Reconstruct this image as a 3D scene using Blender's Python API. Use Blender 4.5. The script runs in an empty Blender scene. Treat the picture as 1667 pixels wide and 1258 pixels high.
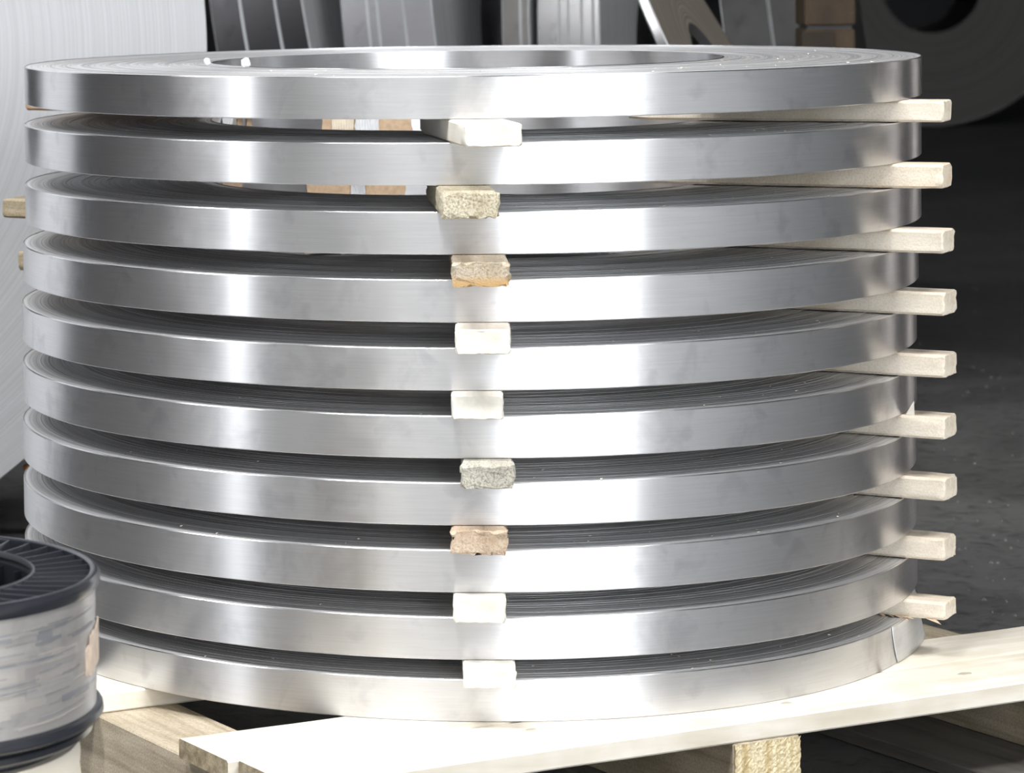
import bpy, bmesh, math, random
from mathutils import Vector, Matrix, noise
random.seed(7)
PI = math.pi
S = bpy.context.scene
COL = S.collection

# ------------------------------------------------------------------ camera
cam_d = bpy.data.cameras.new('camera')
cam = bpy.data.objects.new('camera', cam_d); COL.objects.link(cam)
def cam_axes(yaw, pitch, roll):
    cy, sy, cp, sp = math.cos(yaw), math.sin(yaw), math.cos(pitch), math.sin(pitch)
    f = Vector((sy*cp, cy*cp, sp)); r0 = Vector((cy, -sy, 0)); u0 = r0.cross(f)
    r = r0*math.cos(roll) + u0*math.sin(roll); u = u0*math.cos(roll) - r0*math.sin(roll)
    return r, u, f
r_, u_, f_ = cam_axes(math.radians(-7.67235), math.radians(-2.12575), math.radians(-0.95013))
cam.matrix_world = Matrix(((r_.x, u_.x, -f_.x, 0), (r_.y, u_.y, -f_.y, -4.73627), (r_.z, u_.z, -f_.z, 1.13907), (0, 0, 0, 1)))
cam_d.sensor_width = 36; cam_d.lens = 5179.68/1667*36
cam_d.shift_x = (833.5-51.46)/1667; cam_d.shift_y = (123.416-629)/1667
cam_d.clip_end = 200
cam_d.dof.use_dof = True; cam_d.dof.focus_distance = 4.25; cam_d.dof.aperture_fstop = 11
S.camera = cam

# ------------------------------------------------------------------ world, light, exposure
S.view_settings.view_transform = 'Standard'; S.view_settings.look = 'None'
S.view_settings.gamma = 1; S.view_settings.use_curve_mapping = False
S.view_settings.exposure = 1.8
W = bpy.data.worlds.new('overcast_sky'); S.world = W; W.use_nodes = True
bg = W.node_tree.nodes['Background']; bg.inputs[0].default_value = (0.93, 0.96, 1.0, 1); bg.inputs[1].default_value = 2.2
def area_light(name, loc, rot, sx, sy, power, color=(1, 1, 1)):
    d = bpy.data.lights.new(name, 'AREA'); d.shape = 'RECTANGLE'; d.size = sx; d.size_y = sy
    d.energy = power; d.color = color
    o = bpy.data.objects.new(name, d); o.location = loc; o.rotation_euler = rot; COL.objects.link(o); return o
# hall dimensions and its daylight openings
XL, XR, YF, YB, HC = -9.0, 12.0, -11.0, 27.0, 7.0
GATE = (1.9, 9.6, 5.0)            # x0, x1, height of the open gate in the wall behind the camera
DOOR = (-6.75, -5.7, 4.2)         # y0, y1, height of the side door in the left wall
def portal(name, loc, rot, sx, sy):
    o = area_light(name, loc, rot, sx, sy, 1); o.data.cycles.is_portal = True; return o
portal('gate_portal', ((GATE[0]+GATE[1])/2, YF-.05, GATE[2]/2), (-PI/2, 0, 0), GATE[1]-GATE[0], GATE[2])
portal('door_portal', (XL-.05, (DOOR[0]+DOOR[1])/2, DOOR[2]/2), (0, -PI/2, 0), DOOR[2], DOOR[1]-DOOR[0])
# added fill lamps, out of view under the roof, for light from above
for i, (lx, ly) in enumerate([(-1.5, -3.2), (3.0, -3.2), (-5.5, -1.0)]):
    area_light('fill_light', (lx, ly, 6.2), (0, 0, 0), 2.4, .5, 110, (1, 1, 1))

# ------------------------------------------------------------------ materials
def newmat(name):
    m = bpy.data.materials.new(name); m.use_nodes = True
    nt = m.node_tree; return m, nt, nt.nodes['Principled BSDF']
def nd(nt, t, **kw):
    n = nt.nodes.new(t)
    for k, v in kw.items():
        if k.startswith('i_'): n.inputs[k[2:]].default_value = v
        else: setattr(n, k, v)
    return n
def lk(nt, a, b): nt.links.new(a, b)
def ramp(nt, src, stops):
    r = nt.nodes.new('ShaderNodeValToRGB'); e = r.color_ramp.elements
    while len(e) < len(stops): e.new(.5)
    for i, (p, c) in enumerate(stops): e[i].position = p; e[i].color = (*c, 1) if len(c) == 3 else c
    lk(nt, src, r.inputs[0]); return r
def coords(nt, kind='Object', scale=(1, 1, 1)):
    t = nt.nodes.new('ShaderNodeTexCoord'); m = nt.nodes.new('ShaderNodeMapping')
    m.inputs['Scale'].default_value = scale; lk(nt, t.outputs[kind], m.inputs[0]); return m.outputs[0]
def bump(nt, src, b, strength, dist=.001):
    n = nt.nodes.new('ShaderNodeBump'); n.inputs['Strength'].default_value = strength; n.inputs['Distance'].default_value = dist
    lk(nt, src, n.inputs['Height']); lk(nt, n.outputs[0], b.inputs['Normal']); return n

def metal_tread(name, col=(.82, .82, .835), rough=.295, axis=(0, 0, 1)):
    """rolled aluminium: smooth along the rolling direction, blurred across it"""
    m, nt, b = newmat(name)
    v = coords(nt, 'Object', (1.5, 1.5, 1.5))
    n1 = nd(nt, 'ShaderNodeTexNoise', i_Scale=7, i_Detail=5, i_Roughness=.65); lk(nt, v, n1.inputs[0])
    rr = ramp(nt, n1.outputs[0], [(.3, (rough-.02,)*3), (.72, (rough+.07,)*3)])
    lk(nt, rr.outputs[0], b.inputs['Roughness'])
    v2 = coords(nt, 'Object', (6, 6, 260))
    n2 = nd(nt, 'ShaderNodeTexNoise', i_Scale=2, i_Detail=3); lk(nt, v2, n2.inputs[0])
    c = ramp(nt, n2.outputs[0], [(.3, tuple(x*.93 for x in col)), (.7, col)])
    # faint smudges and stains
    n3 = nd(nt, 'ShaderNodeTexNoise', i_Scale=14, i_Detail=7, i_Distortion=.4); lk(nt, v, n3.inputs[0])
    st = ramp(nt, n3.outputs[0], [(.56, (1, 1, 1)), (.7, (.86, .86, .87))])
    mx = nd(nt, 'ShaderNodeMix', data_type='RGBA', blend_type='MULTIPLY'); mx.inputs[0].default_value = 1
    lk(nt, c.outputs[0], mx.inputs[6]); lk(nt, st.outputs[0], mx.inputs[7]); lk(nt, mx.outputs[2], b.inputs['Base Color'])
    b.inputs['Metallic'].default_value = 1; b.inputs['Anisotropic'].default_value = .9
    cx = nd(nt, 'ShaderNodeCombineXYZ'); 
    for i in range(3): cx.inputs[i].default_value = axis[i]
    lk(nt, cx.outputs[0], b.inputs['Tangent'])
    return m
def metal_edge(name, col=(.62, .62, .63), rough=.38, axis='Z', lo=.55, freq=420, metal=1, coarse=.75, aniso=0):
    """the wound flank of a coil: many strip edges as fine concentric lines"""
    m, nt, b = newmat(name)
    t = nd(nt, 'ShaderNodeTexCoord'); sp = nd(nt, 'ShaderNodeSeparateXYZ'); lk(nt, t.outputs['Object'], sp.inputs[0])
    cb = nd(nt, 'ShaderNodeCombineXYZ')
    pair = {'Z': (0, 1), 'X': (1, 2), 'Y': (0, 2)}[axis]
    lk(nt, sp.outputs[pair[0]], cb.inputs[0]); lk(nt, sp.outputs[pair[1]], cb.inputs[1])
    ln = nd(nt, 'ShaderNodeVectorMath', operation='LENGTH'); lk(nt, cb.outputs[0], ln.inputs[0])
    n1 = nd(nt, 'ShaderNodeTexNoise', noise_dimensions='1D', i_Scale=freq, i_Detail=2, i_Roughness=.7); lk(nt, ln.outputs['Value'], n1.inputs['W'])
    n2 = nd(nt, 'ShaderNodeTexNoise', noise_dimensions='1D', i_Scale=60, i_Detail=2); lk(nt, ln.outputs['Value'], n2.inputs['W'])
    c1 = ramp(nt, n1.outputs[0], [(.3, tuple(x*lo for x in col)), (.62, col)])
    c2 = ramp(nt, n2.outputs[0], [(.3, (coarse,)*3), (.65, (1, 1, 1))])
    mx = nd(nt, 'ShaderNodeMix', data_type='RGBA', blend_type='MULTIPLY'); mx.inputs[0].default_value = 1
    lk(nt, c1.outputs[0], mx.inputs[6]); lk(nt, c2.outputs[0], mx.inputs[7]); lk(nt, mx.outputs[2], b.inputs['Base Color'])
    b.inputs['Metallic'].default_value = metal; b.inputs['Roughness'].default_value = rough
    bump(nt, n1.outputs[0], b, .45, .0012)
    if aniso:
        tg = nd(nt, 'ShaderNodeTangent', direction_type='RADIAL', axis=axis); lk(nt, tg.outputs[0], b.inputs['Tangent'])
        b.inputs['Anisotropic'].default_value = aniso; b.inputs['Anisotropic Rotation'].default_value = .25
    return m
def wood(name, light, dark, axis='X', grain=26, speck=0.0, speckcol=(.25, .2, .12), tint=None, rough=.75, bumps=.35):
    m, nt, b = newmat(name)
    sc = {'X': (1.2, grain, grain), 'Y': (grain, 1.2, grain), 'Z': (grain, grain, 1.2)}[axis]
    v = coords(nt, 'Object', sc)
    n1 = nd(nt, 'ShaderNodeTexNoise', i_Scale=2.2, i_Detail=5, i_Roughness=.6, i_Distortion=.3); lk(nt, v, n1.inputs[0])
    c = ramp(nt, n1.outputs[0], [(.32, dark), (.6, light)])
    out = c.outputs[0]
    v2 = coords(nt, 'Object', (1, 1, 1))
    n2 = nd(nt, 'ShaderNodeTexNoise', i_Scale=9, i_Detail=3); lk(nt, v2, n2.inputs[0])
    c2 = ramp(nt, n2.outputs[0], [(.35, (.86, .84, .8)), (.6, (1, 1, 1))])
    mx = nd(nt, 'ShaderNodeMix', data_type='RGBA', blend_type='MULTIPLY'); mx.inputs[0].default_value = 1
    lk(nt, out, mx.inputs[6]); lk(nt, c2.outputs[0], mx.inputs[7]); out = mx.outputs[2]
    hgt = n1.outputs[0]
    if speck > 0:
        n3 = nd(nt, 'ShaderNodeTexNoise', i_Scale=330, i_Detail=3, i_Roughness=.7); lk(nt, v2, n3.inputs[0])
        c3 = ramp(nt, n3.outputs[0], [(.38, (1, 1, 1)), (.56, (0, 0, 0))])
        ml = nd(nt, 'ShaderNodeMath', operation='MULTIPLY'); ml.inputs[1].default_value = speck; lk(nt, c3.outputs[0], ml.inputs[0])
        m2 = nd(nt, 'ShaderNodeMix', data_type='RGBA'); lk(nt, ml.outputs[0], m2.inputs[0]); lk(nt, out, m2.inputs[6]); m2.inputs[7].default_value = (*speckcol, 1)
        out = m2.outputs[2]; hgt = n3.outputs[0]
    if tint:
        sp = nd(nt, 'ShaderNodeSeparateXYZ'); lk(nt, v2, sp.inputs[0])
        r = ramp(nt, sp.outputs[2], [(.006, (1, 1, 1)), (.016, (0, 0, 0))])
        m3 = nd(nt, 'ShaderNodeMix', data_type='RGBA'); lk(nt, r.outputs[0], m3.inputs[0]); lk(nt, out, m3.inputs[6]); m3.inputs[7].default_value = (*tint, 1)
        out = m3.outputs[2]
    lk(nt, out, b.inputs['Base Color']); b.inputs['Roughness'].default_value = rough
    bump(nt, hgt, b, bumps, .0015)
    return m
def plain(name, col, rough=.5, metal=0, spec=.5, nscale=0, namt=.15):
    m, nt, b = newmat(name)
    b.inputs['Roughness'].default_value = rough; b.inputs['Metallic'].default_value = metal
    v = coords(nt); n = nd(nt, 'ShaderNodeTexNoise', i_Scale=nscale or 12, i_Detail=4); lk(nt, v, n.inputs[0])
    c = ramp(nt, n.outputs[0], [(.3, tuple(x*(1-namt) for x in col)), (.7, tuple(min(1, x*(1+namt)) for x in col))])
    lk(nt, c.outputs[0], b.inputs['Base Color']); b.inputs['Specular IOR Level'].default_value = spec
    return m
def concrete(name):
    m, nt, b = newmat(name)
    v = coords(nt)
    n1 = nd(nt, 'ShaderNodeTexNoise', i_Scale=1.3, i_Detail=8, i_Roughness=.65); lk(nt, v, n1.inputs[0])
    n2 = nd(nt, 'ShaderNodeTexNoise', i_Scale=28, i_Detail=6, i_Roughness=.7, i_Distortion=.6); lk(nt, v, n2.inputs[0])
    a = ramp(nt, n1.outputs[0], [(.3, (.062, .062, .062)), (.7, (.125, .124, .122))])
    c = ramp(nt, n2.outputs[0], [(.33, (.45, .45, .45)), (.5, (1, 1, 1)), (.72, (1.0, .99, .97)), (.8, (2.0, 1.9, 1.8))])
    mx = nd(nt, 'ShaderNodeMix', data_type='RGBA', blend_type='MULTIPLY'); mx.inputs[0].default_value = 1
    lk(nt, a.outputs[0], mx.inputs[6]); lk(nt, c.outputs[0], mx.inputs[7])
    # pale scratches
    v3 = coords(nt, 'Object', (2.2, 11, 1)); n3 = nd(nt, 'ShaderNodeTexNoise', i_Scale=2.4, i_Detail=2); lk(nt, v3, n3.inputs[0])
    s = ramp(nt, n3.outputs[0], [(.73, (0, 0, 0)), (.76, (.55, .55, .55))])
    m2 = nd(nt, 'ShaderNodeMix', data_type='RGBA'); lk(nt, s.outputs[0], m2.inputs[0]); lk(nt, mx.outputs[2], m2.inputs[6]); m2.inputs[7].default_value = (.16, .15, .14, 1)
    lk(nt, m2.outputs[2], b.inputs['Base Color']); b.inputs['Roughness'].default_value = .62
    bump(nt, n2.outputs[0], b, .6, .006)
    return m

M = {}
M['tread'] = metal_tread('rolled_aluminium')
M['tread_bg'] = metal_tread('rolled_aluminium_background', (.55, .55, .56), .36)
M['tread_dark'] = metal_tread('dull_rolled_metal', (.16, .16, .165), .5)
M['edge'] = metal_edge('wound_strip_edges', (.80, .80, .81), .48, metal=.5, aniso=.8)
M['edge_bg'] = metal_edge('wound_strip_edges_upright', (.62, .63, .64), .5, 'X', .78, 260, metal=.25)
M['edge_white'] = metal_edge('wound_strip_edges_bright', (.70, .71, .73), .5, 'X', .84, 330, metal=.3, coarse=.94)
M['edge_dark'] = metal_edge('wound_strip_edges_dull', (.11, .105, .10), .62, 'X', .9, 40)
M['wood_pale'] = wood('fresh_pale_spruce', (.90, .87, .80), (.78, .73, .64), 'X', 20)
M['wood_side'] = wood('sawn_spruce_batten', (.86, .79, .68), (.70, .61, .49), 'X', 26, .22, (.42, .33, .22))
M['wood_side_orange'] = wood('orange_stained_batten', (.84, .76, .63), (.68, .53, .37), 'X', 9, .3, (.45, .30, .16))
M['wood_speck'] = wood('weathered_speckled_spruce', (.72, .66, .52), (.55, .48, .34), 'X', 20, .75, (.26, .22, .13), bumps=.8)
M['wood_rust'] = wood('rough_spruce_brown_foot', (.70, .62, .50), (.55, .45, .32), 'X', 20, .6, (.28, .20, .11), (.62, .40, .18), bumps=.8)
M['wood_grey'] = wood('greyed_speckled_spruce', (.70, .66, .56), (.5, .47, .40), 'X', 20, .75, (.22, .22, .19), bumps=.8)
M['wood_tan'] = wood('tan_rough_spruce', (.70, .57, .43), (.52, .38, .26), 'X', 20, .45, (.30, .20, .12), bumps=.7)
M['wood_brown'] = wood('brown_rear_timber', (.62, .45, .30), (.42, .28, .17), 'X', 24)
M['deck'] = wood('pallet_board_wood', (.88, .84, .75), (.72, .66, .55), 'X', 12)
M['deck_old'] = wood('dusty_pallet_board_wood', (.74, .70, .63), (.50, .46, .39), 'X', 12)
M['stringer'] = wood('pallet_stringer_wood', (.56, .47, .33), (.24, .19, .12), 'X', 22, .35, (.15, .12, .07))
M['wood_dark'] = wood('dark_board_wood', (.15, .14, .125), (.08, .075, .065), 'Y', 14)  # darker than the other pallet wood
M['stringer_y'] = wood('pallet_stringer_wood_lengthwise', (.60, .52, .40), (.34, .28, .19), 'Y', 22, .35, (.15, .12, .07))
M['knot'] = wood('grey_knot', (.55, .50, .42), (.42, .36, .28), 'X', 20)
M['endgrain'] = wood('sawdusty_end_grain', (.86, .76, .52), (.60, .46, .24), 'Z', 70, .55, (.42, .32, .16), bumps=.6)
M['black_plastic'] = plain('black_spool_plastic', (.020, .022, .028), .22)
M['rim_plastic'] = plain('worn_grey_plastic_edge', (.06, .062, .07), .35)
M['wire'] = metal_tread('wound_fine_wire', (.68, .66, .635), .48)
M['wire'].node_tree.nodes['Principled BSDF'].inputs['Metallic'].default_value = .7
M['film'] = plain('clear_stretch_film', (.85, .86, .88), .25, 0, .6, 40, .06)
M['tape'] = plain('beige_masking_tape', (.62, .50, .40), .6, nscale=60)
M['kraft'] = plain('brown_kraft_paper', (.62, .45, .30), .8, nscale=120)
M['cream'] = plain('cream_paper', (.80, .70, .56), .8, nscale=60)
M['drum'] = plain('cream_cardboard', (.80, .74, .62), .8, nscale=5, namt=.05)
M['floor'] = concrete('dark_worn_concrete')
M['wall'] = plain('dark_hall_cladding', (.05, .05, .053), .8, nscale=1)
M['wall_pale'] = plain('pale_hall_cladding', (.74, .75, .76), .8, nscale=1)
M['bounce'] = plain('pale_bounce_floor', (.44, .44, .43), .55, nscale=3)
M['ceil'] = plain('dark_roof_sheet', (.10, .10, .105), .8, nscale=1)
M['yard'] = plain('pale_yard_asphalt', (.34, .34, .33), .9, nscale=2)
M['osb'] = wood('strand_board', (.10, .064, .034), (.04, .025, .013), 'Z', 3, .7, (.02, .012, .006), bumps=1)
M['osb_dark'] = wood('dark_strand_board', (.05, .033, .018), (.02, .013, .008), 'Z', 3, .6, (.01, .007, .004), bumps=1)
M['orange'] = plain('orange_painted_steel', (.70, .30, .05), .5)
M['post'] = plain('pale_painted_post', (.72, .66, .62), .6)
M['steel'] = plain('dark_painted_steel', (.05, .05, .055), .5)
M['chip'] = plain('pale_wood_chip', (.80, .72, .58), .8)
M['lamp'] = plain('fill_lamp_housing', (.7, .7, .7), .5)
M['tailfoil'] = metal_tread('loose_strip_end_metal', (.86, .86, .85), .48)
M['tailfoil'].node_tree.nodes['Principled BSDF'].inputs['Metallic'].default_value = .6

# ------------------------------------------------------------------ builders
def link(name, bm, mat, parent=None, smooth=False):
    me = bpy.data.meshes.new(name)
    bmesh.ops.recalc_face_normals(bm, faces=bm.faces[:])
    bm.to_mesh(me); bm.free()
    if smooth:
        for p in me.polygons: p.use_smooth = True
    for m in (mat if isinstance(mat, (list, tuple)) else [mat]): me.materials.append(m)
    o = bpy.data.objects.new(name, me); COL.objects.link(o)
    if parent: o.parent = parent
    return o
def tag(o, label, cat, group=None):
    o['label'] = label; o['category'] = cat
    if group: o['group'] = group
    return o
def thing(name, label, cat, loc=(0, 0, 0), rot=(0, 0, 0), group=None):
    o = bpy.data.objects.new(name, None); COL.objects.link(o); o.empty_display_size = .05
    o.location = loc; o.rotation_euler = rot; return tag(o, label, cat, group)
def struct(o): o['kind'] = 'structure'; return o
def box(bm, x0, x1, y0, y1, z0, z1, mi=0):
    vs = [bm.verts.new(p) for p in ((x0, y0, z0), (x1, y0, z0), (x1, y1, z0), (x0, y1, z0), (x0, y0, z1), (x1, y0, z1), (x1, y1, z1), (x0, y1, z1))]
    fs = [bm.faces.new([vs[i] for i in q]) for q in ((0, 3, 2, 1), (4, 5, 6, 7), (0, 1, 5, 4), (1, 2, 6, 5), (2, 3, 7, 6), (3, 0, 4, 7))]
    for f in fs: f.material_index = mi
    return vs, fs
def lathe(bm, prof, n=192, a0=0, a1=2*PI, mats=None, hard=None):
    """prof: list of (radius, z). closed ring unless a1-a0 < 2pi"""
    full = abs(a1-a0-2*PI) < 1e-6; cnt = n if full else n+1
    rows = []
    for (r, z) in prof:
        rows.append([bm.verts.new((r*math.cos(a0+(a1-a0)*i/n), r*math.sin(a0+(a1-a0)*i/n), z)) for i in range(cnt)])
    for k in range(len(prof)-1):
        for i in range(n):
            j = (i+1) % cnt
            f = bm.faces.new((rows[k][i], rows[k][j], rows[k+1][j], rows[k+1][i]))
            f.smooth = True
            if mats: f.material_index = mats[k]
    return rows
def link_keep(name, bm, mat, parent=None, sharp=None):
    """keeps the per-face smooth flags; sharpens edges over an angle"""
    ang = math.radians(sharp or 30)
    bmesh.ops.recalc_face_normals(bm, faces=bm.faces[:])
    for e in bm.edges:
        if len(e.link_faces) == 2 and e.calc_face_angle(0) > ang: e.smooth = False
    me = bpy.data.meshes.new(name); bm.to_mesh(me); bm.free()
    for m in (mat if isinstance(mat, (list, tuple)) else [mat]): me.materials.append(m)
    o = bpy.data.objects.new(name, me); COL.objects.link(o)
    if parent: o.parent = parent
    return o
def copy_tree(o, parent=None, mesh_swap=None):
    c = o.copy(); COL.objects.link(c)
    if parent: c.parent = parent
    for ch in list(o.children): copy_tree(ch, c)
    return c

# ------------------------------------------------------------------ the hall
def slab(name, x0, x1, y0, y1, z0, z1, mat):
    bm = bmesh.new(); box(bm, x0, x1, y0, y1, z0, z1); return struct(link(name, bm, mat))
slab('floor', XL, XR, YF, YB, -.2, 0, M['floor'])
slab('yard', -30, 40, YF-30, YF, -.2, -.005, M['yard'])
slab('yard_side', XL-20, XL, YF, 5, -.2, -.005, M['yard'])
slab('ceiling', XL, XR, YF, YB, HC, HC+.2, M['ceil'])
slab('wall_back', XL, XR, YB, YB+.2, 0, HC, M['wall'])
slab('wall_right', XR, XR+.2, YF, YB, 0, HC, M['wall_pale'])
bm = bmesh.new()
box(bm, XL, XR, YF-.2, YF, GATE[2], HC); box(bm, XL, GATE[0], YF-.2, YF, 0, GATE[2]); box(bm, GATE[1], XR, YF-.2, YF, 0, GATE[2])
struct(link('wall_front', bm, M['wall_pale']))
slab('bounce_floor', XL, XR, YF, -1.8, -.01, .002, M['bounce'])  # unseen pale slab added as sunlit floor, brightens the lower coils
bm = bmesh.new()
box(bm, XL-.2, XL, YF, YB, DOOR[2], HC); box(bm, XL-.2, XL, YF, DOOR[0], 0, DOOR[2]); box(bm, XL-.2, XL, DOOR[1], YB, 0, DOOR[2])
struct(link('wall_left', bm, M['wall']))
# housings for the added fill lamps
for i, (lx, ly) in enumerate([(-1.5, -3.2), (3.0, -3.2), (-5.5, -1.0)]):
    bm = bmesh.new(); box(bm, lx-1.25, lx+1.25, ly-.28, ly+.28, 6.22, 6.32); box(bm, lx-.02, lx+.02, ly-.02, ly+.02, 6.32, 7.0)
    tag(link('fill_lamp', bm, M['lamp']), ['added fill lamp under the roof left of the camera', 'added fill lamp under the roof right of the camera', 'added fill lamp under the roof over the far left'][i], 'lamp', 'added fill lamps under the roof')
# two pale posts right of the stack (seen only as reflections)
for i, (px, py, w) in enumerate([(2.75, 1.75, .26), (2.05, 2.55, .24)]):
    bm = bmesh.new(); box(bm, -w/2, w/2, -.06, .06, 0, 3.4); box(bm, -w/2-.05, w/2+.05, -.11, .11, 0, .02)
    o = tag(link('upright_post', bm, M['post']), ['pale post right of the coil stack, the nearer one', 'pale post right of the coil stack, the farther one'][i], 'post', 'posts of a rack right of the stack')
    o.location = (px, py, 0); o.rotation_euler = (0, 0, math.radians(-35))

# ------------------------------------------------------------------ coil stack
R, RI, TH = .65, .373, .0548
ZT = [0.9794, 0.8946, 0.8061, 0.7192, 0.6317, 0.5445, 0.4582, 0.3717, 0.2849, 0.2048]
DX = [.0071, .0058, .0051, .0008, -.0023, -.0026, -.0039, -.0039, -.0034, -.0025]
def make_flank(seed):
    """ring of wound strip: flat-ish top and bottom made of many edges at slightly uneven heights"""
    rnd = random.Random(seed); n = 46; prof_t = []
    r = RI+.0015; h = 0; step = (R-.0015-r)/n
    big = rnd.uniform(0, 6)
    for i in range(n):
        h = .0004*math.sin(big+i*.33) + rnd.uniform(-.0004, .0004)
        if i > n-6: h *= .6
        prof_t.append((r, -.0012+h)); r += step; prof_t.append((r, -.0012+h))
    prof_b = [(R-.0015, -TH+.001), (RI+.0015, -TH+.001)]
    bm = bmesh.new(); p = [(RI+.0015, -TH+.001)] + prof_t + [(R-.0015, -TH+.001)]
    lathe(bm, p + [(RI+.0015, -TH+.001)], 180)
    bmesh.ops.remove_doubles(bm, verts=bm.verts[:], dist=1e-5)
    return bm
def make_wrap(r_out, r_in):
    bm = bmesh.new(); b = .0012
    lathe(bm, [(r_in, -TH), (r_out-b, -TH), (r_out, -TH+b), (r_out, -b), (r_out-b, 0), (r_in, 0), (r_in, -TH)], 256)
    bmesh.ops.remove_doubles(bm, verts=bm.verts[:], dist=1e-5)
    return bm
ORD = ['topmost', 'second', 'third', 'fourth', 'fifth', 'sixth', 'seventh', 'eighth', 'ninth', 'lowest']
WHERE = ['topmost aluminium strip coil of the stack, its bore and upper flank open to view',
         'second aluminium strip coil from the top, just below the topmost',
         'third aluminium strip coil from the top of the stack',
         'fourth aluminium strip coil from the top of the stack',
         'fifth aluminium strip coil from the top of the stack',
         'sixth aluminium strip coil from the top of the stack',
         'fourth aluminium strip coil from the bottom of the stack',
         'third aluminium strip coil from the bottom of the stack',
         'second aluminium strip coil from the bottom, above the one on the pallet',
         'lowest aluminium strip coil, lying on the pallet boards, loose strip end at right']
flanks = []; coils = []
wrap_o = wrap_i = None
for k in range(10):
    t = thing('strip_coil', WHERE[k], 'coil', (DX[k], 0, ZT[k]), (0, 0, k*.7), 'aluminium strip coils in the stack')
    coils.append(t)
    if k < 3:
        f = link_keep('wound_strip', make_flank(k+3), M['edge'], t, 20); flanks.append(f.data)
    else:
        f = bpy.data.objects.new('wound_strip', flanks[k % 3]); COL.objects.link(f); f.parent = t
    if k == 0:
        wo = link_keep('outer_wrap', make_wrap(R, R-.0016), M['tread'], t, 25); wi = link_keep('inner_wrap', make_wrap(RI+.0016, RI), M['tread'], t, 25)
        wrap_o, wrap_i = wo.data, wi.data
    else:
        for nm, d in (('outer_wrap', wrap_o), ('inner_wrap', wrap_i)):
            o = bpy.data.objects.new(nm, d); COL.objects.link(o); o.parent = t
    if k == 9:
        t.rotation_euler = (0, 0, 0)
        # loose strip end that springs off the coil at its right
        bm = bmesh.new(); N = 26; rows = []
        for i in range(N+1):
            a = math.radians(-27 + 16*i/N); u = i/N
            row = []
            for j in range(9):
                v = j/8
                z = -TH+.001 + v*(TH-.002) - .006*u*u*v
                rr = R + .0006 + .001*u + .007*(u**1.3)*(1-v)**1.2
                aa = a+.035*(1-v)**1.5; row.append(bm.verts.new((rr*math.cos(aa), rr*math.sin(aa), z)))
            rows.append(row)
        for i in range(N):
            for j in range(8):
                f = bm.faces.new((rows[i][j], rows[i+1][j], rows[i+1][j+1], rows[i][j+1])); f.smooth = True
        o = link_keep('strip_end', bm, M['tailfoil'], t, 60); o['label'] = 'paler loose end of the strip flaring off the coil'
        sm = o.modifiers.new('thickness', 'SOLIDIFY'); sm.thickness = .0008; sm.offset = 1

# ------------------------------------------------------------------ wooden spacers
def stick_mesh(L, w, h, seed, chamf=.004, rough=.0006, cut=True):
    """batten along local X from 0 (inner) to L (outer end), width Y, height 0..h, worn corners"""
    rnd = random.Random(seed); bm = bmesh.new()
    nx = max(6, int(L/.03)); prof = []
    c = chamf
    pts = [(-w/2+c, 0), (w/2-c, 0), (w/2, c), (w/2, h-c), (w/2-c, h), (-w/2+c, h), (-w/2, h-c), (-w/2, c)]
    # subdivide the section for a slightly ragged outline
    sec = []
    for i, a in enumerate(pts):
        b = pts[(i+1) % 8]; d = math.hypot(b[0]-a[0], b[1]-a[1]); m = max(1, int(d/.006))
        for q in range(m): sec.append((a[0]+(b[0]-a[0])*q/m, a[1]+(b[1]-a[1])*q/m))
    xs = [L*i/nx for i in range(nx+1)]; xs[-1:] = [L-.012, L-.0025, L]
    rows = []
    for xi, x in enumerate(xs):
        row = []
        ins = .0018 if xi == len(xs)-1 or xi == 0 else 0
        for (y, z) in sec:
            jit = rough*(2.2 if x > L-.02 else 1)
            yy = y - math.copysign(ins, y) + rnd.uniform(-jit, jit)*(.7)
            zz = z + (ins if z < h/2 else -ins) + rnd.uniform(-jit, jit)*(.7 if x > L-.02 else .0)
            zz = min(max(zz, .0002), h-.0002)
            row.append(bm.verts.new((x + (rnd.uniform(-jit, jit)*.8 if xi == len(xs)-1 else 0), yy, zz)))
        rows.append(row)
    n = len(sec)
    for a, b in zip(rows, rows[1:]):
        for i in range(n): f = bm.faces.new((a[i], a[(i+1) % n], b[(i+1) % n], b[i])); f.smooth = True
    bm.faces.new(rows[0][::-1]); bm.faces.new(rows[-1])
    return bm
def gap(k): return ZT[k]-TH-ZT[k+1]          # clear height between coil k and coil k+1
def spacer(name, label, k, end, ang, L, w, mat, group, droop=0, seed=0, chamf=.004, rough=.0006):
    """end: xy of the middle of the outer end; ang: outward heading in degrees"""
    a = math.radians(ang); h = gap(k)-.0006
    o = link_keep(name, stick_mesh(L, w, h, seed, chamf, rough), mat, None, 40)
    o.location = (end[0]-math.cos(a)*L, end[1]-math.sin(a)*L, ZT[k+1]+.0003); o.rotation_euler = (0, 0, a)
    return tag(o, label, 'spacer', group)
P = ['between the topmost and second coils', 'between the second and third coils from the top', 'between the third and fourth coils from the top',
     'between the fourth and fifth coils from the top', 'between the fifth and sixth coils from the top', 'between the fifth and fourth coils from the bottom',
     'between the fourth and third coils from the bottom', 'between the third and second coils from the bottom', 'resting on the lowest coil']
FL = ['pale front spacer block with blank end face ', 'olive speckled rough front spacer end ', 'ragged orange-footed spacer ',
      'clean pale front spacer end ', 'pale slit-marked front spacer end ', 'grey speckled front spacer end ',
      'tan cracked front spacer ', 'whitish front spacer end with stray fibres ', 'white front spacer end ']
FM = ['wood_pale', 'wood_speck', 'wood_rust', 'wood_pale', 'wood_pale', 'wood_grey', 'wood_tan', 'wood_pale', 'wood_pale']
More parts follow.
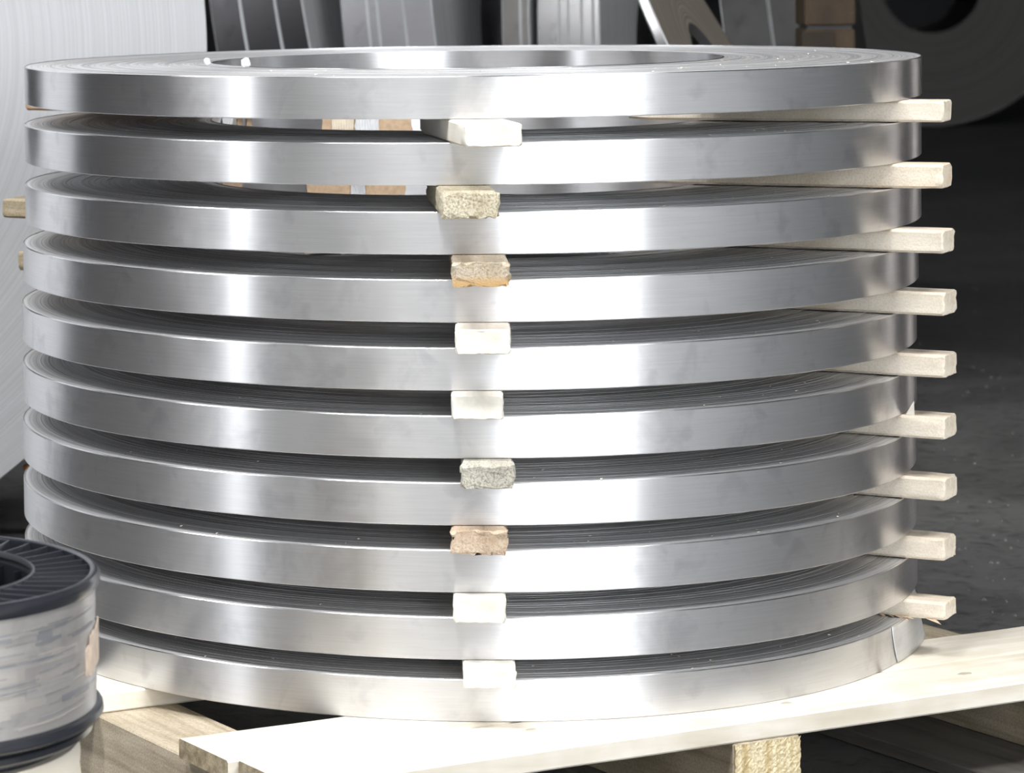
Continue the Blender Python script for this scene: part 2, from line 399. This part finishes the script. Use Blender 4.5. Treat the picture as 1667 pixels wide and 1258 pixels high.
FE = [(.0402, -.757, .072, -80), (.0109, -.766, .069, -86), (.0232, -.745, .069, -89), (.0247, -.722, .069, -90), (.0170, -.688, .0655, -90),
      (.0291, -.699, .065, -90), (.0178, -.685, .069, -90), (.0169, -.687, .066, -90), (.0290, -.703, .066, -89)]
for k in range(9):
    x, y, w, a = FE[k]
    o = spacer('wooden_spacer', (FL[k]+P[k]).strip(), k, (x, y), a, .40 if k > 1 else .35, w, M[FM[k]], 'wooden spacers at the front of the stack', seed=k, chamf=.0028, rough=.0020 if FM[k] in ('wood_speck', 'wood_rust', 'wood_grey', 'wood_tan') else .0006)
RE = [(-.297, 20), (-.325, 21), (-.335, 25), (-.306, 26), (-.288, 26), (-.276, 26), (-.265, 26), (-.245, 25), (-.256, 25)]
RX = [.6495, .6440, .6425, .6480, .6500, .6518, .6530, .6552, .6534]
RL = ['grey-brown wooden spacer jutting out at right ', 'orange-stained wooden spacer jutting out at right ', 'pale wooden spacer jutting out at right ',
      'wooden spacer end jutting out at right ', 'wooden spacer end jutting out at right ', 'spacer at right with splinter ', 'wooden spacer end jutting out at right ',
      'knotty spacer end jutting out at right ', 'spacer at right with torn fibres ']
for k in range(9):
    y, a = RE[k]; a = -a; wd = .055; ar = math.radians(a)
    ex = RX[k] + math.cos(ar+PI/2)*wd/2; ey = y + math.sin(ar+PI/2)*wd/2
    o = spacer('wooden_spacer', RL[k]+P[k], k, (ex, ey), a, .44, wd, M['wood_side_orange' if k == 1 else 'wood_side'], 'wooden spacers at the right of the stack', seed=30+k, chamf=.0035)
    if k == 5:
        bm = bmesh.new(); vs = [bm.verts.new(p) for p in ((.382, -.018, .029), (.396, -.02, .029), (.394, -.016, .050), (.390, -.013, .030))]
        for q in ((0, 1, 2), (1, 3, 2), (3, 0, 2), (0, 3, 1)): bm.faces.new([vs[i] for i in q])
        link('splinter', bm, M['wood_pale'], o)
    if k == 8:
        bm = bmesh.new(); rnd = random.Random(5)
        for i in range(9):
            x0 = .28+rnd.random()*.14; y0 = -.026; z0 = .001; l = rnd.uniform(.01, .03)
            vs = [bm.verts.new(p) for p in ((x0, y0, z0), (x0+l, y0-.006, z0-rnd.uniform(.001, .006)), (x0+l*.5, y0+.002, z0+.002), (x0, y0+.003, z0))]
            bm.faces.new(vs[:3]); bm.faces.new((vs[0], vs[2], vs[3]))
        link('torn_fibres', bm, M['wood_tan'], o)['kind'] = 'stuff'
# spacers at the left rear, their ends poking out behind the coils
LL = ['brown spacer at the left rear between the topmost and second coils', 'brown spacer at the left rear between the second and third coils',
      'grey-brown spacer end poking out left of the stack, the upper one', 'grey-brown spacer end poking out left of the stack, the lower small one']
for k, (ex, ey, a) in ((0, (-.676, .33, 154)), (2, (-.722, .372, 152)), (3, (-.700, .392, 151))):
    spacer('wooden_spacer', LL[k], k, (ex, ey), a, .40, .062, M['stringer'] if k > 1 else M['wood_brown'], 'wooden spacers at the left rear of the stack', seed=60+k)
# kraft paper and film taped over the inner strip end, seen through the gaps on the far bore wall
def inner_patch(coil, name, a0, a1, rr, mat, label=None, wav=.0004, seed=0, z0=-TH+.001, z1=-.001, n=28):
    rnd = random.Random(seed); bm = bmesh.new(); rows = []
    a0, a1 = a0-math.degrees(coil.rotation_euler.z), a1-math.degrees(coil.rotation_euler.z)
    for i in range(n+1):
        a = math.radians(a0+(a1-a0)*i/n); row = []
        for q in range(8):
            r2 = rr-.0003-wav*(1+math.sin(i*1.9+q*.8+seed))-rnd.uniform(0, wav*.5); zz = z0+(z1-z0)*q/7
            aa = a + (rnd.uniform(-1, 1)*.004 if i in (0, n) else 0)
            row.append(bm.verts.new((r2*math.cos(aa), r2*math.sin(aa), zz)))
        rows.append(row)
    for i in range(n):
        for q in range(7): bm.faces.new((rows[i][q], rows[i+1][q], rows[i+1][q+1], rows[i][q+1])).smooth = True
    o = link_keep(name, bm, mat, coil, 60)
    if label: o['label'] = label
c = coils[1]
inner_patch(c, 'kraft_paper', 126.7, 102.8, .3728, M['kraft'], 'light brown kraft paper taped inside the bore', .0002, 1)
inner_patch(c, 'torn_paper', 124.0, 118, .3722, M['cream'], 'cream curled torn paper', .0008, 2)
inner_patch(c, 'film_wrap', 117.6, 111.4, .3719, M['film'], 'white crumpled film', .0014, 3)
inner_patch(c, 'kraft_paper', 153.5, 151, .3728, M['kraft'], None, .0002, 4)
inner_patch(c, 'kraft_paper', 158, 155.5, .3728, M['kraft'], None, .0002, 5)
inner_patch(c, 'film_wrap', 168, 162, .3722, M['film'], 'white crumpled film', .0016, 6)
c = coils[2]
inner_patch(c, 'kraft_paper', 131.5, 104.5, .3728, M['kraft'], 'light brown kraft paper taped inside the bore', .0002, 7)
inner_patch(c, 'film_wrap', 119, 115, .3720, M['film'], 'white knotted film', .0022, 8)
inner_patch(c, 'kraft_paper', 168, 156, .3728, M['kraft'], None, .0002, 9)
c = coils[3]
inner_patch(c, 'kraft_paper', 131.5, 111, .3728, M['kraft'], 'light brown kraft paper taped inside the bore', .0002, 10)

# small white clips on the topmost coil beside the bore
for i, (x, y, s) in enumerate([(-.352, -.125, .0055), (-.290, -.232, .0075)]):
    bm = bmesh.new(); bmesh.ops.create_icosphere(bm, subdivisions=2, radius=s)
    for v in bm.verts: v.co = v.co*(1+.45*noise.noise(v.co*230+Vector((i*3, 0, 0)))); v.co.z *= .95
    o = tag(link('paper_scrap', bm, M['film'], None, False), ['small white scrap on the topmost coil, left one', 'larger white scrap on the topmost coil at the bore edge'][i], 'scrap', 'white scraps on the topmost coil')
    d = math.hypot(x, y); rr = RI+.012; o.location = (x*rr/d, y*rr/d, ZT[0]+s*.9)

# chips and shavings lying on the flanks: nobody could count them
rnd = random.Random(11)
for k in range(10):
    bm = bmesh.new()
    for i in range(90 if k in (0, 2, 9) else 40):
        a = math.radians(rnd.gauss(-50, 34)) if rnd.random() < .75 else rnd.uniform(-PI, 0)
        rr = rnd.uniform(R-.11, R-.008) if k else rnd.uniform(RI+.03, R-.01)
        a -= coils[k].rotation_euler.z
        c = Vector((rr*math.cos(a), rr*math.sin(a), .0006)); l = rnd.uniform(.0012, .0042); w = l*.3; b = rnd.uniform(0, PI)
        d = Vector((math.cos(b), math.sin(b), rnd.uniform(0, .5)))*l; e = Vector((-math.sin(b), math.cos(b), .2))*w
        v = [bm.verts.new(p) for p in (c-d*.5-e*.5, c+d*.5-e*.5, c+d*.5+e*.5, c-d*.5+e*.5+Vector((0, 0, w)))]
        bm.faces.new(v[:3]); bm.faces.new((v[0], v[2], v[3]))
    link('wood_chips', bm, M['chip'], coils[k])['kind'] = 'stuff'

# ------------------------------------------------------------------ pallet
PA = math.radians(32.5); DT = .150; BT = .027
pal = thing('pallet', 'pale wooden pallet carrying the stack of coils', 'pallet', (0, 0, 0), (0, 0, PA))
def board(name, x0, x1, y0, y1, z0, z1, mat, seed, wob=.0015, taper=0):
    """board along local X with a slightly wandering edge and worn corners"""
    rnd = random.Random(seed); bm = bmesh.new(); n = 36; c = .0025
    def w(i, s): return wob*(noise.noise(Vector((i*.35+seed, s, 0)))*1.6)
    rows = []
    for i in range(n+1):
        x = x0+(x1-x0)*i/n; a = y0+w(i, 0); b = y1+w(i, 5)
        e = .0015 if i in (0, n) else 0
        sec = [(a+c, z0), (b-c, z0), (b, z0+c), (b, z1-c), (b-c, z1), (a+c, z1), (a, z1-c), (a, z0+c)]
        rows.append([bm.verts.new((x, yy, zz+ (e if zz < (z0+z1)/2 else 0) )) for yy, zz in sec])
    for p, q in zip(rows, rows[1:]):
        for j in range(8): bm.faces.new((p[j], p[(j+1) % 8], q[(j+1) % 8], q[j])).smooth = True
    bm.faces.new(rows[0][::-1]).material_index = 1; bm.faces.new(rows[-1]).material_index = 1  # shade on the board ends painted in with darker wood
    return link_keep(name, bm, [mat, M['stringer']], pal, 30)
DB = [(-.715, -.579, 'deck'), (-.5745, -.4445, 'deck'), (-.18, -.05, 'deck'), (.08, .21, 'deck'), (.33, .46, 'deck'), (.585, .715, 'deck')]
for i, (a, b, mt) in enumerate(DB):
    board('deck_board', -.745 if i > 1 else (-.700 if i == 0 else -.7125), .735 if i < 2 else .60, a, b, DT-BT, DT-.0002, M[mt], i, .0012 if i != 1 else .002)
for i, (a, b) in enumerate([(-.700, -.575), (-.058, .047), (.53, .635)]):
    # stringers run across, below the deck boards
    bm = bmesh.new(); z0, z1 = .022, DT-BT-.0003; y0, y1 = -.716, .70
    box(bm, a, b, y0, y1, z0, z1)
    bmesh.ops.bevel(bm, geom=bm.edges[:], offset=.002, segments=1, affect='EDGES')
    o = link('stringer', bm, M['stringer_y'], pal)
    # rough sawn end face
    bm = bmesh.new(); nx, nz = 34, 30; rnd = random.Random(i)
    g = [[bm.verts.new((a+.001+(b-a-.002)*p/nx + rnd.uniform(-.0012, .0012), y0-.0012-rnd.uniform(0, .0014), z0+.001+(z1-z0-.002)*q/nz+rnd.uniform(-.001, .001))) for q in range(nz+1)] for p in range(nx+1)]
    for p in range(nx):
        for q in range(nz): bm.faces.new((g[p][q], g[p+1][q], g[p+1][q+1], g[p][q+1]))
    e = link('end_grain', bm, M['endgrain'], o); e['label'] = 'yellowish sawdusty end grain'
for i, (a, b) in enumerate([(-.74, -.56), (-.09, .08), (.385, .60)]):
    bm = bmesh.new(); box(bm, a, b, -.70, .70, .0005, .0215)
    bmesh.ops.bevel(bm, geom=bm.edges[:], offset=.002, segments=1, affect='EDGES')
    link('bottom_board', bm, M['wood_dark'], pal)
# dark knots in the deck boards
for i, (x, y, s) in enumerate([(.07, -.66, .0045), (.385, -.64, .006), (-.3, -.62, .004)]):
    bm = bmesh.new(); bmesh.ops.create_circle(bm, cap_ends=True, segments=14, radius=s)
    for v in bm.verts: v.co *= 1+.35*noise.noise(v.co*300); v.co.x *= 2; v.co.z = 0
    r = bmesh.ops.extrude_face_region(bm, geom=bm.faces[:]); 
    for v in [g for g in r['geom'] if isinstance(g, bmesh.types.BMVert)]: v.co.z += .0006
    o = link('knot', bm, M['knot'], pal); o.location = (x, y, DT-.0005)

# ------------------------------------------------------------------ wire spool in front at left
SX, SY, SZ = -.5985, -1.5, .505
sp = thing('wire_spool', 'black plastic spool wound with shiny wire, front left corner', 'spool', (SX, SY, SZ), (0, 0, 0))
RO, RB_ = .2235, .153
# top flange: outer rim ring, sunk floor, ribs, inner ring
bm = bmesh.new()
lathe(bm, [(RO-.010, -.016), (RO-.003, -.016), (RO, -.011), (RO, -.004), (RO-.002, 0), (RO-.006, .0008), (RO-.010, -.001), (RO-.011, -.008), (RO-.010, -.016)], 160)
o = link_keep('flange_rim', bm, M['black_plastic'], sp, 50)
bm = bmesh.new(); lathe(bm, [(RB_+.003, -.014), (RO-.0105, -.014), (RO-.0105, -.010), (RB_+.003, -.010), (RB_+.003, -.014)], 120)
link_keep('flange_floor', bm, M['black_plastic'], sp)
bm = bmesh.new(); lathe(bm, [(RB_, -.006), (RB_, -.001), (RB_+.001, .0003), (RB_+.003, -.001), (RB_+.003, -.02), (RB_+.0025, -.02), (RB_+.002, -.006), (RB_, -.006)], 120)
link_keep('bore_ring', bm, M['rim_plastic'], sp, 50)
rib0 = None
for i in range(46):
    if rib0 is None:
        bm = bmesh.new(); N = 8; rows = []
        for q in range(N+1):
            u = q/N; rr = RB_+.0032+(RO-.0108-RB_-.0032)*u; a = .10*u
            c = Vector((rr*math.cos(a), rr*math.sin(a), 0)); t = Vector((-math.sin(a), math.cos(a), 0))
            rows.append([bm.verts.new(c+t*.0012+Vector((0, 0, -.0102))), bm.verts.new(c+t*.0008+Vector((0, 0, -.0012))), bm.verts.new(c-t*.0008+Vector((0, 0, -.0012))), bm.verts.new(c-t*.0045+Vector((0, 0, -.0102)))])
        for p, q in zip(rows, rows[1:]):
            for j in range(3): bm.faces.new((p[j], p[j+1], q[j+1], q[j]))
        bm.faces.new(rows[0]); bm.faces.new(rows[-1][::-1])
        rib0 = link('rib', bm, M['black_plastic'], sp)
    else:
        o = bpy.data.objects.new('rib', rib0.data); COL.objects.link(o); o.parent = sp; o.rotation_euler = (0, 0, 2*PI*i/46)
# barrel wall seen inside the bore with upright ribs
bm = bmesh.new(); lathe(bm, [(RB_+.002, -.15), (RB_+.002, -.012), (RB_-.001, -.012), (RB_-.001, -.15), (RB_+.002, -.15)], 96)
br = link_keep('barrel', bm, M['black_plastic'], sp, 50)
bm = bmesh.new()
for i in range(24):
    a = 2*PI*i/24; c, s = math.cos(a), math.sin(a)
    v, f = box(bm, -.008, 0, -.0016, .0016, -.148, -.014)
    for q in v: x, y = q.co.x+RB_-.001, q.co.y; q.co.x = x*c-y*s; q.co.y = x*s+y*c
link('barrel_ribs', bm, M['black_plastic'], br)
# wire winding: fine turns, not perfectly even
bm = bmesh.new(); prof = []; z = -.0165; rnd = random.Random(2); n = 86; H = .150-.0165-.012
for i in range(n):
    rr = .2183 + .0002*math.sin(i*.21) + rnd.uniform(-.0002, .0002)
    prof += [(rr-.0006, z), (rr, z-H/n*.35), (rr, z-H/n*.65)]; z -= H/n
prof = [(.19, -.0165)] + prof + [(.19, z)]
lathe(bm, prof, 140); wd = link_keep('wire_winding', bm, M['wire'], sp, 70)
# overlying loose bands of wire and tape
def patch(name, a0, a1, z0, z1, rr, mat, parent, slope=0, seed=0, rag=0):
    bm = bmesh.new(); N = 14; rnd = random.Random(seed); rows = []
    for i in range(N+1):
        a = math.radians(a0+(a1-a0)*i/N); j0, j1 = rnd.uniform(-rag, rag), rnd.uniform(-rag, rag)
        dz = slope*i/N
        rows.append([bm.verts.new((r2*math.cos(a), r2*math.sin(a), zz)) for r2, zz in ((rr, z0+dz+j0), (rr, z1+dz+j1), (rr-.0018, z1+dz+j1), (rr-.0018, z0+dz+j0))])
    for p, q in zip(rows, rows[1:]):
        for j in range(4): bm.faces.new((p[j], p[(j+1) % 4], q[(j+1) % 4], q[j]))
    bm.faces.new(rows[0]); bm.faces.new(rows[-1][::-1])
    return link(name, bm, mat, parent)
M['wire2'] = metal_tread('crossing_wire_turns', (.74, .70, .66), .5); M['wire3'] = metal_tread('dull_wire_turns', (.47, .475, .50), .46)
for q in ('wire2', 'wire3'): M[q].node_tree.nodes['Principled BSDF'].inputs['Metallic'].default_value = .7
rnd = random.Random(9)
for i in range(34):
    a0 = rnd.uniform(-75, -26); ln = rnd.uniform(6, 20); z0 = rnd.uniform(-.122, -.028); h = rnd.uniform(.004, .014)
    patch('wire_band', a0, a0+ln, z0, z0+h, .2188+.0002*rnd.random(), M[rnd.choice(['wire2', 'wire3', 'wire', 'wire2'])], wd, rnd.uniform(-.001, .002), i, .0003)
for i in range(46):
    a0 = rnd.uniform(-75, -20); z0 = rnd.uniform(-.130, -.022)
    patch('wire_turn', a0, a0+rnd.uniform(8, 30), z0, z0+.0009, .2191, M[rnd.choice(['wire2', 'wire3'])], wd, rnd.uniform(.000, .003), 100+i, 0)
o = patch('tape_tab', -9, 6, -.098, -.058, .2212, M['tape'], sp, .006, 3, .0025); o['label'] = 'beige tape tab'
o = patch('tape_tab', -12, -7, -.096, -.070, .2203, M['tape'], sp, 0, 4, .003)
# lower flange and the ring below it
bm = bmesh.new()
lathe(bm, [(.19, -.136), (RO-.004, -.136), (RO+.001, -.139), (RO+.002, -.145), (RO-.002, -.150), (RO-.012, -.152), (.19, -.152), (.19, -.136)], 160)
link_keep('lower_flange', bm, M['black_plastic'], sp, 45)
bm = bmesh.new()
lathe(bm, [(.17, -.152), (RO-.014, -.152), (RO-.009, -.156), (RO-.009, -.162), (RO-.016, -.167), (RO-.030, -.169), (RO-.033, -.176), (.17, -.176), (.17, -.152)], 160)
link_keep('foot_ring', bm, M['black_plastic'], sp, 45)
# cream drum beneath
dr = thing('cardboard_drum', 'cream cardboard drum under the black wire spool', 'drum', (SX, SY, 0))
bm = bmesh.new(); prof = [(.14, .002), (.198, .002)]
for i in range(14): z = .004+i*.0232; prof += [(.2000, z), (.2005, z+.010), (.1990, z+.0228)]
prof += [(.199, .3285), (.14, .3285), (.14, .002)]
lathe(bm, prof, 120); link_keep('drum_wall', bm, M['drum'], dr, 25)
bm = bmesh.new(); lathe(bm, [(.001, .001), (.197, .001), (.197, .0018), (.001, .0018)], 64); link_keep('drum_base', bm, M['drum'], dr)

# ------------------------------------------------------------------ upright coils behind
def upright_coil(label, base, heading, lean, radius, bore, widths, tread, edge, group=None, gapw=.0012, cat='coil', name='upright_coil', seg=160, proud=None, bev=.0032, lift=0):
    """coil with horizontal axis. base: xy of the point below the middle of its first flank; heading: azimuth (deg) of the axis;
    lean: degrees the top tips towards -axis. widths: slit rings side by side along the axis"""
    t = thing(name, label, cat, (0, 0, 0), (0, 0, 0), group)
    L = math.radians(lean); Hd = math.radians(heading)
    tot = sum(widths)
    Mx = Matrix.Translation((base[0], base[1], 0)) @ Matrix.Rotation(Hd, 4, 'Z') @ Matrix.Rotation(-L, 4, 'Y')
    # centre height so that the lowest rim touches the floor
    zc = radius*math.cos(L) + (tot*math.sin(-L) if L < 0 else 0)
    t.matrix_world = Matrix.Translation((0, 0, zc+.001+lift)) @ Mx
    x = 0
    for i, w in enumerate(widths):
        pr = radius - (proud[i] if proud else 0)
        bm = bmesh.new(); b = bev; x0, x1 = x+gapw/2, x+w-gapw/2
        p = [(bore, x0), (pr-b, x0), (pr, x0+b), (pr, x1-b), (pr-b, x1), (bore, x1), (bore, x0)]
        lathe(bm, p, seg, mats=[1, 2, 0, 2, 1, 0])
        bmesh.ops.remove_doubles(bm, verts=bm.verts[:], dist=1e-5)
        for v in bm.verts: v.co = Vector((v.co.z, v.co.x, v.co.y))
        link_keep('slit_ring', bm, [tread, edge, M['bright_edge']], t, 30); x += w
    return t
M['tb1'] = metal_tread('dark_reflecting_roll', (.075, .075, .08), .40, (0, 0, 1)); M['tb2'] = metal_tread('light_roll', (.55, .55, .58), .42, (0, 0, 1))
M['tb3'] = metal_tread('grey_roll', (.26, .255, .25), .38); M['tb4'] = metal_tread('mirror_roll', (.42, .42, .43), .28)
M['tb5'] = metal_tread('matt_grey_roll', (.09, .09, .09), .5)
M['bright_edge'] = plain('bright_strip_edge', (.55, .56, .57), .45, .3)
M['edge_gold'] = metal_edge('warm_strip_edges', (.90, .82, .70), .34, 'X', .55, 120, metal=.85)
AL = -12; al = math.radians(AL); RC = .80; sc = 8.136/7.036
hc = math.sqrt(RC*RC-(.944-RC)**2)
def rowbase(xnear, lean):
    """foot point of the first flank so that its near rim passes x = xnear at y = 3.4 and z = .94"""
    d = Vector((math.sin(al), -math.cos(al)))*hc
    return (xnear - d.x + math.tan(math.radians(lean))*(.944-RC*math.cos(math.radians(lean))), 3.4 - d.y + (xnear+.63)*math.sin(al)*1.0)
RG = 'narrow coils leaning in a row behind the stack'
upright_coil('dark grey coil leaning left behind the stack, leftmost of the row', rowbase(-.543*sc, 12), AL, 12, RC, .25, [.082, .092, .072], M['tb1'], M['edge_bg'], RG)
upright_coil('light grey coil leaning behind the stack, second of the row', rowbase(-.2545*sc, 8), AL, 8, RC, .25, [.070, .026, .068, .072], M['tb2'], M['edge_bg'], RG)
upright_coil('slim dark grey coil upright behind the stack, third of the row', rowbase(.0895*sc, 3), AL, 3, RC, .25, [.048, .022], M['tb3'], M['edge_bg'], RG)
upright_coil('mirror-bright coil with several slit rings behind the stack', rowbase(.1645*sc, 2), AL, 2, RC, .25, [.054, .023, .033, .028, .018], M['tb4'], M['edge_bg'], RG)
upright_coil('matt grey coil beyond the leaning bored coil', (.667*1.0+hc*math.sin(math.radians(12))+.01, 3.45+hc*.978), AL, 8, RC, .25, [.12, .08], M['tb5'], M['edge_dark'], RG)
upright_coil('strongly tilted coil showing its dark bore, behind the topmost coil', (.60, 2.2), -10.6, 27.5, .57, .28, [.022], M['tb4'], M['edge_gold'], None, lift=.21)
bm = bmesh.new(); box(bm, .80, .90, 2.0, 2.4, .001, .195); bmesh.ops.bevel(bm, geom=bm.edges[:], offset=.004, segments=1, affect='EDGES')
tag(link('timber_bolster', bm, M['stringer']), 'timber bolster under the strongly tilted bored coil', 'timber')
# big white-faced coil at left
t = upright_coil('huge coil with whitish ribbed face behind the stack at left', (-1.317, .97), -60, 0, .96, .26, [.001], M['tread_bg'], M['edge_white'], None)
bpy.data.objects.remove(t.children[0]); bpy.data.objects.remove(t)
t = upright_coil('huge coil with whitish ribbed face behind the stack at left', (-1.317-.6*.5, .97+.6*.866), -60, 0, .96, .26, [.6], M['tread_bg'], M['edge_white'], None, seg=220)
# distant dark coil at the right
upright_coil('dark coil with round bore far back in the hall at upper right', (2.90, 15.54+.9), -90, 0, .88, .30, [.9], M['tread_dark'], M['edge_dark'], None, seg=120)

# strand-board crate behind the stack
cr = thing('crate', 'brown strand-board crate standing behind the stack at right', 'crate', (.88, 3.2, 0))
bm = bmesh.new(); box(bm, -.058, .062, -.1, .1, .001, .935); bmesh.ops.bevel(bm, geom=bm.edges[:], offset=.003, segments=1, affect='EDGES'); link('body', bm, M['osb'], cr)
bm = bmesh.new(); box(bm, -.058, .062, -.108, .1, .945, 1.5); bmesh.ops.bevel(bm, geom=bm.edges[:], offset=.003, segments=1, affect='EDGES'); link('upper_body', bm, M['osb'], cr)
bm = bmesh.new(); box(bm, -.05, .055, -.09, .09, .934, .946); link('joint', bm, M['steel'], cr)
bm = bmesh.new(); box(bm, -.066, .012, -.118, -.1, .001, .93); bmesh.ops.bevel(bm, geom=bm.edges[:], offset=.002, segments=1, affect='EDGES'); link('panel', bm, M['osb_dark'], cr)

# orange bars of a coil cradle at the far left behind the stack
cd = thing('coil_cradle', 'orange cradle bars low behind the stack at left', 'cradle', (-.81, 1.36, 0), (0, 0, math.radians(10)))
for i, z in enumerate((.142, .172)):
    bm = bmesh.new(); box(bm, -.04+i*.03, .5, -.012, .012, z, z+.014); bmesh.ops.bevel(bm, geom=bm.edges[:], offset=.003, segments=2, affect='EDGES'); link('bar', bm, M['orange'], cd)
for x in (.12, .42):
    bm = bmesh.new(); box(bm, x-.015, x+.015, -.02, .02, 0, .2); link('leg', bm, M['steel'], cd)

# grit on the floor at right and left
bm = bmesh.new(); rnd = random.Random(4)
def grit(x, y, s):
    c = Vector((x, y, s*.25)); vs = []
    for p in ((1, 0, 0), (0, 1, 0), (-1, 0, 0), (0, -1, 0), (0, 0, .8)):
        vs.append(bm.verts.new(c+Vector(p)*s*rnd.uniform(.5, 1)-Vector((0, 0, 0 if p[2] else s*.2))))
    for q in ((0, 1, 4), (1, 2, 4), (2, 3, 4), (3, 0, 4), (3, 2, 1, 0)): bm.faces.new([vs[i] for i in q])
for i in range(700):
    y = .2+9*rnd.random()**1.6; x = .85+(y-.2)*.03+(y+4.7)*rnd.uniform(.0, .13)
    grit(x, y, rnd.uniform(.0015, .006))
for i in range(260):
    grit(rnd.uniform(-1.1, -.7), rnd.uniform(.4, 1.4), rnd.uniform(.002, .010))
M['grit'] = plain('grey_floor_grit', (.13, .12, .115), .8, nscale=90, namt=.5)
o = tag(link('floor_grit', bm, M['grit']), 'loose grit and flakes on the dark concrete floor', 'grit'); o['kind'] = 'stuff'
